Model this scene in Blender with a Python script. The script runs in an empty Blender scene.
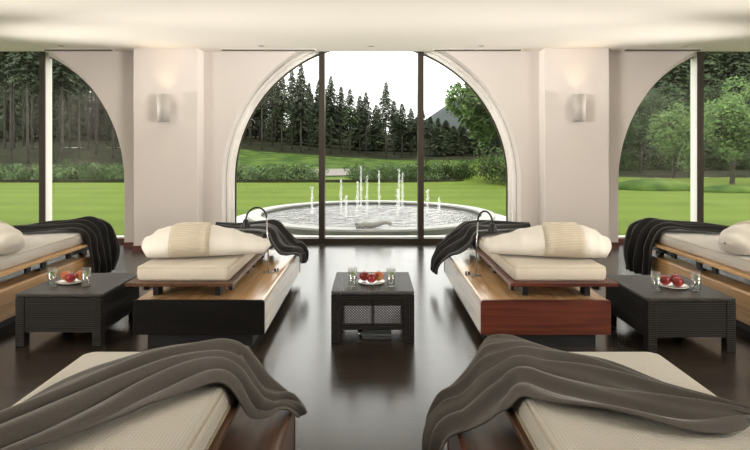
import bpy, bmesh, math, random
from mathutils import Vector, noise
PI = math.pi
S = bpy.context.scene
COL = S.collection
random.seed(7)

# ------------------------------------------------------------------ materials
def mat(name, color=(.8,.8,.8), rough=.5, metal=0., spec=.5, coat=0., coat_rough=.1, trans=0., sheen=0., ior=1.45):
    m = bpy.data.materials.new(name); m.use_nodes = True
    b = m.node_tree.nodes['Principled BSDF']
    b.inputs['Base Color'].default_value = (*color, 1)
    b.inputs['Roughness'].default_value = rough
    b.inputs['Metallic'].default_value = metal
    b.inputs['Specular IOR Level'].default_value = spec
    b.inputs['Coat Weight'].default_value = coat
    b.inputs['Coat Roughness'].default_value = coat_rough
    b.inputs['Transmission Weight'].default_value = trans
    b.inputs['Sheen Weight'].default_value = sheen
    b.inputs['IOR'].default_value = ior
    return m
def nd(m, t, **kw):
    n = m.node_tree.nodes.new(t)
    for k, v in kw.items(): setattr(n, k, v)
    return n
def lk(m, a, b): m.node_tree.links.new(a, b)
def bsdf(m): return m.node_tree.nodes['Principled BSDF']
def coords(m, scale=(1,1,1), rot=(0,0,0), kind='Object'):
    tc = nd(m, 'ShaderNodeTexCoord'); mp = nd(m, 'ShaderNodeMapping')
    mp.inputs['Scale'].default_value = scale; mp.inputs['Rotation'].default_value = rot
    lk(m, tc.outputs[kind], mp.inputs['Vector']); return mp.outputs['Vector']
def ramp(m, fac, stops):
    r = nd(m, 'ShaderNodeValToRGB'); e = r.color_ramp.elements
    e[0].position, e[0].color = stops[0][0], (*stops[0][1], 1)
    e[1].position, e[1].color = stops[-1][0], (*stops[-1][1], 1)
    for p, c in stops[1:-1]:
        x = e.new(p); x.color = (*c, 1)
    lk(m, fac, r.inputs['Fac']); return r.outputs['Color']
def noisecol(m, stops, scale=(1,1,1), ns=5., detail=4., kind='Object', dist=0.):
    v = coords(m, scale, kind=kind); n = nd(m, 'ShaderNodeTexNoise')
    n.inputs['Scale'].default_value = ns; n.inputs['Detail'].default_value = detail; n.inputs['Distortion'].default_value = dist
    lk(m, v, n.inputs['Vector'])
    lk(m, ramp(m, n.outputs['Fac'], stops), bsdf(m).inputs['Base Color']); return n
def bump(m, fac, strength=.3, dist=.01):
    b = nd(m, 'ShaderNodeBump'); b.inputs['Strength'].default_value = strength; b.inputs['Distance'].default_value = dist
    lk(m, fac, b.inputs['Height']); lk(m, b.outputs['Normal'], bsdf(m).inputs['Normal'])

def wood(name, dark, light, axis='y', rough=.25, coat=.0, spec=.5):
    m = mat(name, light, rough, spec=spec, coat=coat, coat_rough=.12)
    sc = {'y': (14,.8,14), 'x': (.8,14,14)}[axis]
    noisecol(m, [(.3, dark), (.5, tuple((a+b)/2 for a, b in zip(dark, light))), (.72, light)], scale=sc, ns=1.6, detail=6, dist=.6)
    return m
M = {}
M['wall'] = mat('wall_paint', (.66,.61,.57), .85, spec=.2)
M['ceiling'] = mat('ceiling_paint', (.88,.84,.76), .9, spec=.1)
M['frame_white'] = mat('white_window_frame', (.90,.88,.83), .5)
M['mullion_dark'] = mat('bronze_metal', (.055,.045,.035), .35, metal=.3)
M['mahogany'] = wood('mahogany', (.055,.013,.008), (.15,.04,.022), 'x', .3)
M['end_shaded'] = wood('shaded_end_wood', (.004,.0035,.003), (.008,.007,.006), 'x', .5, spec=.15)  # shade on the left loungers' end panels, put into the wood colour
M['oak'] = wood('oak_veneer', (.56,.31,.12), (.78,.50,.24), 'y', .24, coat=.5)
M['oak_sheen'] = wood('oak_veneer_sheen', (.42,.32,.22), (.56,.45,.33), 'y', .22, coat=.4)  # oak made paler: window reflection on the inner sides put into the colour
M['walnut'] = wood('walnut_edge', (.055,.025,.012), (.13,.06,.03), 'y', .3)
M['black'] = mat('black_metal', (.008,.008,.008), .35)
M['plinth'] = mat('black_plinth', (.006,.006,.006), .5)
M['steel'] = mat('brushed_steel', (.55,.56,.58), .25, metal=1.)
M['sconce'] = mat('sconce_metal', (.42,.39,.35), .6, metal=.0)
M['lampwhite'] = mat('sconce_lens', (1,.8,.6), .4)
M['plate'] = mat('white_porcelain', (.85,.84,.80), .15, coat=.5)
M['dgrey'] = mat('dark_grey_metal', (.10,.10,.10), .4, metal=.5)
M['greenmetal'] = mat('grey_painted_metal', (.22,.24,.23), .4, metal=.3)
M['slot'] = mat('dark_slot', (.03,.028,.025), .8)
M['seam'] = mat('seam_thread', (.50,.44,.33), .9)

# floor: dark polished boards running across the room
m = M['floor'] = mat('dark_floorboards', (.03,.024,.02), .3, spec=.5, ior=1.5, coat=.35, coat_rough=.18)
v = coords(m, (1,1,1), kind='Object')
br = nd(m, 'ShaderNodeTexBrick'); br.offset = .37
br.inputs['Color1'].default_value = (.022,.016,.012,1); br.inputs['Color2'].default_value = (.042,.032,.025,1)
br.inputs['Mortar'].default_value = (.008,.006,.005,1); br.inputs['Scale'].default_value = 1
br.inputs['Mortar Size'].default_value = .0025; br.inputs['Brick Width'].default_value = 1.9; br.inputs['Row Height'].default_value = .16
lk(m, v, br.inputs['Vector']); 
v2 = coords(m, (1.2,16,1)); n2 = nd(m, 'ShaderNodeTexNoise'); n2.inputs['Scale'].default_value = 2.5; n2.inputs['Detail'].default_value = 6
lk(m, v2, n2.inputs['Vector'])
mx = nd(m, 'ShaderNodeMix', data_type='RGBA', blend_type='MULTIPLY'); mx.inputs[0].default_value = .6
lk(m, br.outputs['Color'], mx.inputs[6]); lk(m, ramp(m, n2.outputs['Fac'], [(.3,(.5,.5,.5)),(.7,(1.3,1.25,1.2))]), mx.inputs[7])
lk(m, mx.outputs[2], bsdf(m).inputs['Base Color'])
mr = nd(m, 'ShaderNodeMapRange'); mr.inputs['To Min'].default_value = .20; mr.inputs['To Max'].default_value = .30
lk(m, n2.outputs['Fac'], mr.inputs['Value']); lk(m, mr.outputs['Result'], bsdf(m).inputs['Roughness'])
bump(m, n2.outputs['Fac'], .04, .002)

def waffle(name, c1, c2, s=45., strength=.5):
    m = mat(name, c1, .9, spec=.15, sheen=.15)
    v = coords(m, (s, s, s)); ck = nd(m, 'ShaderNodeTexVoronoi', feature='F1', distance='CHEBYCHEV'); ck.inputs['Scale'].default_value = 1.
    ck.inputs['Randomness'].default_value = .08
    lk(m, v, ck.inputs['Vector'])
    lk(m, ramp(m, ck.outputs['Distance'], [(.1, c2), (.5, c1)]), bsdf(m).inputs['Base Color'])
    bump(m, ck.outputs['Distance'], strength, .006); return m
M['waffle'] = waffle('waffle_cotton', (.60,.57,.50), (.47,.445,.385), 80, .9)
def ribbed(name, c1, c2, scale, axis, strength=.4):
    m = mat(name, c1, .85, spec=.15, sheen=.15)
    v = coords(m); w = nd(m, 'ShaderNodeTexWave', bands_direction=axis); w.inputs['Scale'].default_value = scale
    w.inputs['Distortion'].default_value = .6; w.inputs['Detail'].default_value = 2
    lk(m, v, w.inputs['Vector']); lk(m, ramp(m, w.outputs['Fac'], [(0, c2), (1, c1)]), bsdf(m).inputs['Base Color'])
    bump(m, w.outputs['Fac'], strength, .004); return m
M['pad'] = ribbed('ribbed_cotton', (.60,.54,.44), (.54,.48,.385), 22, 'X', .25)
M['knit'] = ribbed('cream_knit', (.60,.53,.41), (.49,.425,.32), 26, 'Z', .7)
M['linen'] = mat('white_linen', (.70,.665,.59), .8, spec=.2, sheen=.2)
M['pad_white'] = ribbed('white_cotton', (.62,.595,.55), (.58,.555,.51), 18, 'Y', .15)
def wool(name, c):
    m = mat(name, c, .95, spec=.1, sheen=.35)
    bsdf(m).inputs['Sheen Roughness'].default_value = .4
    n = noisecol(m, [(.35, tuple(x*.93 for x in c)), (.65, tuple(x*1.06 for x in c))], ns=220, detail=2)
    bump(m, n.outputs['Fac'], .12, .001); return m
M['wool_dark'] = wool('charcoal_wool', (.020,.019,.018))
M['wool_grey'] = wool('grey_brown_wool', (.125,.114,.102))
# woven rattan
def rattan(name, c1, c2, axis='Z', scale=18.):
    m = mat(name, c1, .6, spec=.2)
    v = coords(m); w = nd(m, 'ShaderNodeTexWave', bands_direction=axis); w.inputs['Scale'].default_value = scale
    w.inputs['Distortion'].default_value = .3
    w2 = nd(m, 'ShaderNodeTexWave', bands_direction='DIAGONAL'); w2.inputs['Scale'].default_value = 22
    lk(m, v, w.inputs['Vector']); lk(m, v, w2.inputs['Vector'])
    mu = nd(m, 'ShaderNodeMath', operation='MULTIPLY_ADD'); mu.inputs[1].default_value = .3
    lk(m, w2.outputs['Fac'], mu.inputs[0]); lk(m, w.outputs['Fac'], mu.inputs[2])
    lk(m, ramp(m, mu.outputs[0], [(.1, c2), (1., c1)]), bsdf(m).inputs['Base Color'])
    bump(m, mu.outputs[0], .6, .006); return m
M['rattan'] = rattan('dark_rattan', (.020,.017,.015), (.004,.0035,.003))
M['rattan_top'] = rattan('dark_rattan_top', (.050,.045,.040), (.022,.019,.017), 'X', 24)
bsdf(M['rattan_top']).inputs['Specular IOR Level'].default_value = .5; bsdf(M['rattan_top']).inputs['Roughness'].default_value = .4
M['cane'] = mat('cane_lattice', (.022,.019,.016), .6, spec=.2)
# glass pane
def pane(name, tint, base=.04, top=.96):
    m = bpy.data.materials.new(name); m.use_nodes = True; nt = m.node_tree; nt.nodes.clear()
    o = nt.nodes.new('ShaderNodeOutputMaterial'); t = nt.nodes.new('ShaderNodeBsdfTransparent'); g = nt.nodes.new('ShaderNodeBsdfGlossy')
    f = nt.nodes.new('ShaderNodeLayerWeight'); f.inputs['Blend'].default_value = .5; x = nt.nodes.new('ShaderNodeMixShader')
    p = nt.nodes.new('ShaderNodeMath'); p.operation = 'POWER'; p.inputs[1].default_value = 5.
    q = nt.nodes.new('ShaderNodeMath'); q.operation = 'MULTIPLY_ADD'; q.inputs[1].default_value = top; q.inputs[2].default_value = base
    t.inputs['Color'].default_value = (*tint, 1); g.inputs['Roughness'].default_value = .0
    nt.links.new(f.outputs['Facing'], p.inputs[0]); nt.links.new(p.outputs[0], q.inputs[0]); nt.links.new(q.outputs[0], x.inputs[0])
    nt.links.new(t.outputs[0], x.inputs[1]); nt.links.new(g.outputs[0], x.inputs[2]); nt.links.new(x.outputs[0], o.inputs['Surface']); return m
M['pane'] = pane('window_glass', (.96,.98,.96))
M['tumbler'] = pane('tumbler_glass', (.97,.98,.975), .17, .8)
M['water_still'] = pane('drinking_water', (.93,.96,.95), .14, .8)
M['lime'] = mat('lime_wedge', (.22,.38,.04), .4)
m = M['apple_red'] = mat('red_fruit_skin', (.30,.02,.02), .3, coat=.2)
noisecol(m, [(.35,(.16,.006,.01)),(.6,(.32,.03,.025)),(.8,(.50,.16,.06))], ns=9)
m = M['peach'] = mat('peach_skin', (.5,.2,.06), .5)
noisecol(m, [(.38,(.42,.07,.03)),(.55,(.55,.22,.06)),(.75,(.62,.36,.10))], ns=11)
M['stem'] = mat('fruit_stem', (.08,.05,.02), .7)
# outside
m = M['grass'] = mat('lawn_grass', (.15,.33,.03), .9, spec=.1)
v = coords(m, (1,1,1)); n1 = nd(m, 'ShaderNodeTexNoise'); n1.inputs['Scale'].default_value = .35; n1.inputs['Detail'].default_value = 8
lk(m, v, n1.inputs['Vector']); w = nd(m, 'ShaderNodeTexWave', bands_direction='Y'); w.inputs['Scale'].default_value = .16; w.inputs['Distortion'].default_value = 1.0
lk(m, v, w.inputs['Vector']); ad = nd(m, 'ShaderNodeMath', operation='MULTIPLY_ADD'); ad.inputs[1].default_value = .25
lk(m, w.outputs['Fac'], ad.inputs[0]); lk(m, n1.outputs['Fac'], ad.inputs[2])
lk(m, ramp(m, ad.outputs[0], [(.35,(.078,.118,.014)),(.85,(.110,.156,.022))]), bsdf(m).inputs['Base Color'])
m = M['bank'] = mat('rough_grass', (.12,.25,.03), .95, spec=.1)
noisecol(m, [(.35,(.022,.048,.008)),(.5,(.05,.09,.015)),(.65,(.085,.13,.026))], ns=.9, detail=10)
m = M['forestfloor'] = mat('forest_floor', (.03,.035,.02), 1., spec=.05)
noisecol(m, [(.3,(.012,.014,.009)),(.7,(.04,.045,.022))], ns=.6, detail=8)
M['path'] = mat('gravel_path', (.19,.175,.15), .9)
M['stone'] = mat('white_stone', (.36,.36,.34), .6)
m = M['stone_side'] = mat('grey_basin_stone', (.14,.15,.125), .6)
M['paving'] = mat('pale_paving', (.50,.49,.46), .7)
m = M['water'] = mat('basin_water', (.30,.29,.28), .12, spec=.8)
n = noisecol(m, [(.35,(.07,.068,.065)),(.6,(.24,.235,.23))], ns=6, detail=6); bump(m, n.outputs['Fac'], 1., .05)  # colour lightened to carry the white reflections on the water
m = M['spray'] = bpy.data.materials.new('water_spray'); m.use_nodes = True; nt = m.node_tree; nt.nodes.clear()
o_ = nt.nodes.new('ShaderNodeOutputMaterial'); t_ = nt.nodes.new('ShaderNodeBsdfTransparent'); d_ = nt.nodes.new('ShaderNodeBsdfTranslucent'); d2 = nt.nodes.new('ShaderNodeBsdfDiffuse')
a_ = nt.nodes.new('ShaderNodeAddShader'); x_ = nt.nodes.new('ShaderNodeMixShader'); x_.inputs[0].default_value = .22
d_.inputs['Color'].default_value = (.5,.5,.5,1); d2.inputs['Color'].default_value = (.5,.5,.5,1)
nt.links.new(d_.outputs[0], a_.inputs[0]); nt.links.new(d2.outputs[0], a_.inputs[1]); nt.links.new(t_.outputs[0], x_.inputs[1]); nt.links.new(a_.outputs[0], x_.inputs[2]); nt.links.new(x_.outputs[0], o_.inputs['Surface'])
def leafmat(name, a, b, ns=3.):
    m = mat(name, b, .8, spec=.15); noisecol(m, [(.3, a), (.7, b)], ns=ns, detail=4); return m
M['needle'] = leafmat('conifer_needles', (.034,.047,.029), (.072,.092,.054), .8)  # needle and leaf colours raised to stand in for haze
M['needle2'] = leafmat('light_conifer_needles', (.042,.060,.031), (.090,.118,.060), .8)
M['bark'] = leafmat('grey_bark', (0.0420,0.0372,0.0312), (0.1020,0.0930,0.0780), 2.)
M['leaf'] = leafmat('broad_leaves', (0.0600,0.1080,0.0317), (0.1560,0.2484,0.0792), 1.5)
M['leaf_dark'] = leafmat('dark_leaves', (0.0288,0.0495,0.0238), (0.0672,0.1080,0.0396), 1.5)
M['shrub'] = leafmat('shrub_leaves', (0.0576,0.0900,0.0396), (0.1536,0.2250,0.0924), 2.)
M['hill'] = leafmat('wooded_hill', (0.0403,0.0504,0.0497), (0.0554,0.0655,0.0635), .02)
M['terra'] = leafmat('boxwood', (0.0240,0.0420,0.0120), (0.0600,0.0900,0.0300), 3.)

# ------------------------------------------------------------------ helpers
def obj(name, bm, m, parent=None, loc=(0,0,0), smooth=False, bevel=0, seg=3, autosmooth=True):
    bmesh.ops.recalc_face_normals(bm, faces=bm.faces)
    me = bpy.data.meshes.new(name); bm.to_mesh(me); bm.free()
    for p in me.polygons: p.use_smooth = smooth
    ms = m if isinstance(m, (list, tuple)) else [m]
    for x in ms: me.materials.append(x)
    o = bpy.data.objects.new(name, me); COL.objects.link(o); o.location = loc
    if parent: o.parent = parent
    if bevel:
        b = o.modifiers.new('bevel', 'BEVEL'); b.width = bevel; b.segments = seg; b.limit_method = 'ANGLE'; b.angle_limit = .6
        b.harden_normals = False
    return o
def tag(o, label=None, cat=None, group=None, kind=None):
    if label: o['label'] = label
    if cat: o['category'] = cat
    if group: o['group'] = group
    if kind: o['kind'] = kind
    return o
def empty(name, loc, label, cat, group=None, rz=0):
    o = bpy.data.objects.new(name, None); COL.objects.link(o); o.location = loc; o.rotation_euler = (0,0,rz); o.empty_display_size = .1
    return tag(o, label, cat, group)
def struct(o): o['kind'] = 'structure'; return o
def dup(root, loc=None, label=None, rz=None, scale=None):
    r = root.copy(); COL.objects.link(r)
    if loc is not None: r.location = loc
    if label: r['label'] = label
    if rz is not None: r.rotation_euler = (0,0,rz)
    if scale is not None: r.scale = scale
    for ch in list(root.children):
        c = ch.copy(); COL.objects.link(c); c.parent = r
        for g in list(ch.children):
            d = g.copy(); COL.objects.link(d); d.parent = c
    return r
def B(): return bmesh.new()
def box(bm, x0, x1, y0, y1, z0, z1):
    x0, x1 = min(x0,x1), max(x0,x1)
    vs = [bm.verts.new(p) for p in [(x0,y0,z0),(x1,y0,z0),(x1,y1,z0),(x0,y1,z0),(x0,y0,z1),(x1,y0,z1),(x1,y1,z1),(x0,y1,z1)]]
    for f in [(0,1,2,3),(4,5,6,7),(0,1,5,4),(1,2,6,5),(2,3,7,6),(3,0,4,7)]: bm.faces.new([vs[i] for i in f])
    return bm
def prism_y(bm, pts, y0, y1):
    a = [bm.verts.new((x,y0,z)) for x, z in pts]; b = [bm.verts.new((x,y1,z)) for x, z in pts]
    bm.faces.new(a); bm.faces.new(b[::-1])
    n = len(pts)
    for i in range(n): bm.faces.new([a[i], a[(i+1)%n], b[(i+1)%n], b[i]])
    return bm
def lathe(bm, prof, n=24, c=(0,0,0), cap=True, wob=None):
    rings = []
    for k, (r, z) in enumerate(prof):
        rings.append([bm.verts.new((c[0]+r*math.cos(2*PI*i/n), c[1]+r*math.sin(2*PI*i/n), c[2]+z)) for i in range(n)])
    for a, b in zip(rings, rings[1:]):
        for i in range(n): bm.faces.new([a[i], a[(i+1)%n], b[(i+1)%n], b[i]])
    if cap:
        if prof[0][0] > 1e-5: bm.faces.new(rings[0][::-1])
        if prof[-1][0] > 1e-5: bm.faces.new(rings[-1])
    return bm
def tube(bm, pts, r, n=8, cap=True):
    pts = [Vector(p) for p in pts]; rs = r if isinstance(r, (list, tuple)) else [r]*len(pts)
    rings = []; prev = None
    for i, p in enumerate(pts):
        t = (pts[min(i+1,len(pts)-1)] - pts[max(i-1,0)]).normalized()
        if prev is None: a = t.orthogonal().normalized()
        else: a = (prev - t*prev.dot(t)).normalized()
        prev = a; b = t.cross(a)
        rings.append([bm.verts.new(p + (a*math.cos(2*PI*k/n) + b*math.sin(2*PI*k/n))*rs[i]) for k in range(n)])
    for a, b in zip(rings, rings[1:]):
        for k in range(n): bm.faces.new([a[k], a[(k+1)%n], b[(k+1)%n], b[k]])
    if cap: bm.faces.new(rings[0][::-1]); bm.faces.new(rings[-1])
    return bm
def cr(ps, t):   # Catmull-Rom through a list of tuples
    n = len(ps)-1; i = min(int(t), n-1); f = t-i
    P = [ps[max(i-1,0)], ps[i], ps[i+1], ps[min(i+2,n)]]
    return tuple(.5*((2*P[1][k]) + (-P[0][k]+P[2][k])*f + (2*P[0][k]-5*P[1][k]+4*P[2][k]-P[3][k])*f*f + (-P[0][k]+3*P[1][k]-3*P[2][k]+P[3][k])*f**3) for k in range(len(P[0])))

# ------------------------------------------------------------------ room
ZC = 3.12; YW = 8.8; YG = 9.2; RW = 2.38; ZA = 1.05; SP = 6.31; XS = 9.6; YB = -4.2
struct(obj('floor', box(B(), -XS, XS, YB, YG+.12, -.12, 0), M['floor']))
struct(obj('ceiling', box(B(), -XS-.2, XS+.2, YB-.2, YW, ZC, ZC+.15), M['ceiling']))
struct(obj('wall_left', box(B(), -XS-.2, -XS, YB-.2, YW, 0, ZC), M['wall']))
struct(obj('wall_right', box(B(), XS, XS+.2, YB-.2, YW, 0, ZC), M['wall']))
struct(obj('wall_rear', box(B(), -XS, XS, YB-.2, YB, 0, ZC), M['walnut']))  # unseen wall, dark wood chosen to cut the fill on front faces
bm = B(); ZT = 3.34
def arc_half(cx, sgn, R, ztop, n=40):
    pts = [(cx+sgn*R, 0.)]
    amax = math.asin(min(1, (ztop-ZA)/R))
    for i in range(n+1):
        a = amax*i/n; pts.append((cx+sgn*R*math.cos(a), ZA+R*math.sin(a)))
    return pts
for cx in (-SP, 0, SP):
    for sg in (-1, 1):
        pts = arc_half(cx, sg, RW, ZT)
        e = cx+sg*SP/2
        if abs(e) > XS-1: e = math.copysign(XS+.2, e)
        prism_y(bm, pts+[(e, ZT), (e, 0)], YW, YG+.15)
struct(obj('wall_front', bm, M['wall']))
struct(obj('trim_1', box(B(), -XS-.2, XS+.2, YG-.02, YG+.15, 3.215, 3.5), M['frame_white']))
struct(obj('trim_2', box(B(), -XS-.2, XS+.2, YW, YG-.02, 3.30, 3.5), M['ceiling']))
# pilasters (solid wall piers)
for i, (px, side) in enumerate(((-3.16,'left'), (3.16,'right'))):
    struct(obj('wall_pier_'+side, box(B(), px-.495, px+.495, 8.5, YW, 0, ZC), M['wall'], bevel=.006, seg=2))
    b = B(); w = .495
    box(b, px-w-.02, px+w+.02, 8.48, 8.5, 0, .085); box(b, px-w-.02, px-w, 8.5, YW-.02, 0, .085); box(b, px+w, px+w+.02, 8.5, YW-.02, 0, .085)
    box(b, px-(SP/2-RW)+.0, px-w-.0, YW-.02, YW, 0, .085); box(b, px+w, px+(SP/2-RW), YW-.02, YW, 0, .085)
    struct(obj('baseboard_'+side, b, M['mahogany']))
# windows
def ring_frame(bm, cx, R0, R1, y0, y1, ztop=3.24, n=44):
    for sg in (-1, 1):
        o = arc_half(cx, sg, R0, ztop, n); i_ = arc_half(cx, sg, R1, ztop, n)
        a = [[bm.verts.new((x,y,z)) for x, z in p] for p in (o, i_) for y in (y0, y1)]  # o0 o1 i0 i1
        for k in range(len(o)-1):
            for p, q in ((0,1),(1,3),(3,2),(2,0)): bm.faces.new([a[p][k], a[p][k+1], a[q][k+1], a[q][k]])
    return bm
R1 = 2.27
for w, cx in enumerate((-SP, 0, SP)):
    root = obj('window_%d' % (w+1), ring_frame(B(), cx, RW-.005, R1, YG-.05, YG+.09), M['frame_white']); struct(root)
    obj('frame_step', ring_frame(B(), cx, RW-.006, R1+.055, YG-.13, YG-.051), M['frame_white'], root)  # white here carries the daylight falling on the reveal
    obj('glazing_bead', ring_frame(B(), cx, R1-.001, R1-.022, YG+.0, YG+.03), M['mullion_dark'], root)
    o_ = obj('sill_rail', box(B(), cx-R1, cx+R1, YG-.05, YG+.05, .0, .085), M['mullion_dark'] if w == 1 else M['mahogany'], root)
    obj('outer_sill', box(B(), cx-RW, cx+RW, YG+.051, YG+.16, .0, .10), M['frame_white'], root)
    for mx_ in (-.815, .815):
        X = cx+(mx_ if w == 1 else math.copysign(.905, mx_))
        d = obj('mullion', box(B(), X-.045, X+.045, YG-.10, YG+.09, .085, 3.215), M['frame_white' if w != 1 else 'mullion_dark'], root, bevel=.004, seg=1)  # side windows: white body carries the light reflected by the side faces
        obj('mullion_cap', box(B(), X-.047, X+.047, YG-.13, YG-.101, .085, 3.215), M['mullion_dark'], d)
    # each pane one flat sheet cut to the arch
    def zat(x): return min(3.2, ZA+math.sqrt(max(0, (R1-.01)**2-(x-cx)**2)))
    for x0, x1 in ((cx-R1+.01, cx-.86), (cx-.77, cx+.77), (cx+.86, cx+R1-.01)):
        xs = [x0+(x1-x0)*k/30 for k in range(31)]
        pts = [(x0,.085)]+[(x, zat(x)) for x in xs]+[(x1,.085)]
        b = B(); b.faces.new([b.verts.new((x, YG+.015, z)) for x, z in pts])
        obj('pane', b, M['pane'], root)
# ceiling slots and downlights
vent_where = ['left of the left wall pier', 'right of the left wall pier', 'left of the right wall pier', 'right of the right wall pier']
for k, (x0, x1) in enumerate(((-5.09,-4.04), (-2.33,-.88), (.98,2.33), (3.95,5.12))):
    t = empty('slot_vent', ((x0+x1)/2, 8.62, ZC), 'long dark slot air vent in the ceiling, '+vent_where[k], 'vent', 'ceiling slot vents')
    L = (x1-x0)/2
    b = B(); box(b, -L-.02, L+.02, -.045, -.03, -.006, -.001); box(b, -L-.02, L+.02, .03, .045, -.012, -.001); box(b, -L-.02, -L, -.03, .03, -.012, -.001); box(b, L, L+.02, -.03, .03, -.012, -.001)
    obj('vent_frame', b, M['ceiling'], t)
    obj('slot', box(B(), -L, L, -.029, .029, -.016, -.002), M['slot'], t)
dl_where = ['ahead of the left slot vent at the picture edge', 'ahead of the slot vent right of the left wall pier', 'above the middle of the arched window', 'ahead of the slot vent left of the right wall pier', 'ahead of the slot vent right of the right wall pier']
for k, px in enumerate((-4.65, -1.65, 0, 1.65, 4.7)):
    t = empty('recessed_downlight', (px, 8.3, ZC), 'small round recessed ceiling spotlight '+dl_where[k], 'downlight', 'small ceiling spotlights')
    obj('trim_ring', lathe(B(), [(.042,-.002),(.05,-.008),(.034,-.010),(.030,-.002)], 24, cap=False), M['sconce'], t, smooth=True)
    obj('lens', lathe(B(), [(.0001,-.003),(.03,-.003)], 24, cap=False), M['dgrey'], t)

# sconces
def spot(name, loc, rot, e, col, size=1.6, blend=1., r=.04):
    l = bpy.data.lights.new(name, 'SPOT'); l.energy = e; l.color = col; l.spot_size = size; l.spot_blend = blend; l.shadow_soft_size = r
    o = bpy.data.objects.new(name, l); COL.objects.link(o); o.location = loc; o.rotation_euler = rot; return o
for sx, side in ((-1,'left'), (1,'right')):
    X = sx*3.14
    t = empty('wall_sconce', (X, 8.5, 2.19), 'pale metal cylinder up-and-down light on the %s wall pier' % side, 'wall light', 'cylinder wall lights')
    bm = B(); lathe(bm, [(.082,-.205),(.092,-.205),(.092,.205),(.082,.205),(.082,-.205)], 40, c=(0,-.145,0), cap=False)
    obj('cylinder_shade', bm, M['sconce'], t, smooth=True, bevel=0)
    obj('mounting_plate', box(B(), -.055, .055, -.018, 0, -.10, .10), M['sconce'], t, bevel=.004)
    obj('bracket', box(B(), -.02, .02, -.054, -.018, -.03, .03), M['sconce'], t)
    for zz in (.12, -.12): obj('lens', lathe(B(), [(.0001,zz),(.081,zz)], 24, c=(0,-.145,0), cap=False), M['lampwhite'], t)
    spot('sconce_up', (X, 8.5-.145, 2.19+.16), (PI,0,0), 7, (1,.72,.45), 1.5)
    spot('sconce_down', (X, 8.5-.145, 2.19-.16), (0,0,0), 2.5, (1,.78,.55), 1.2)

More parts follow.
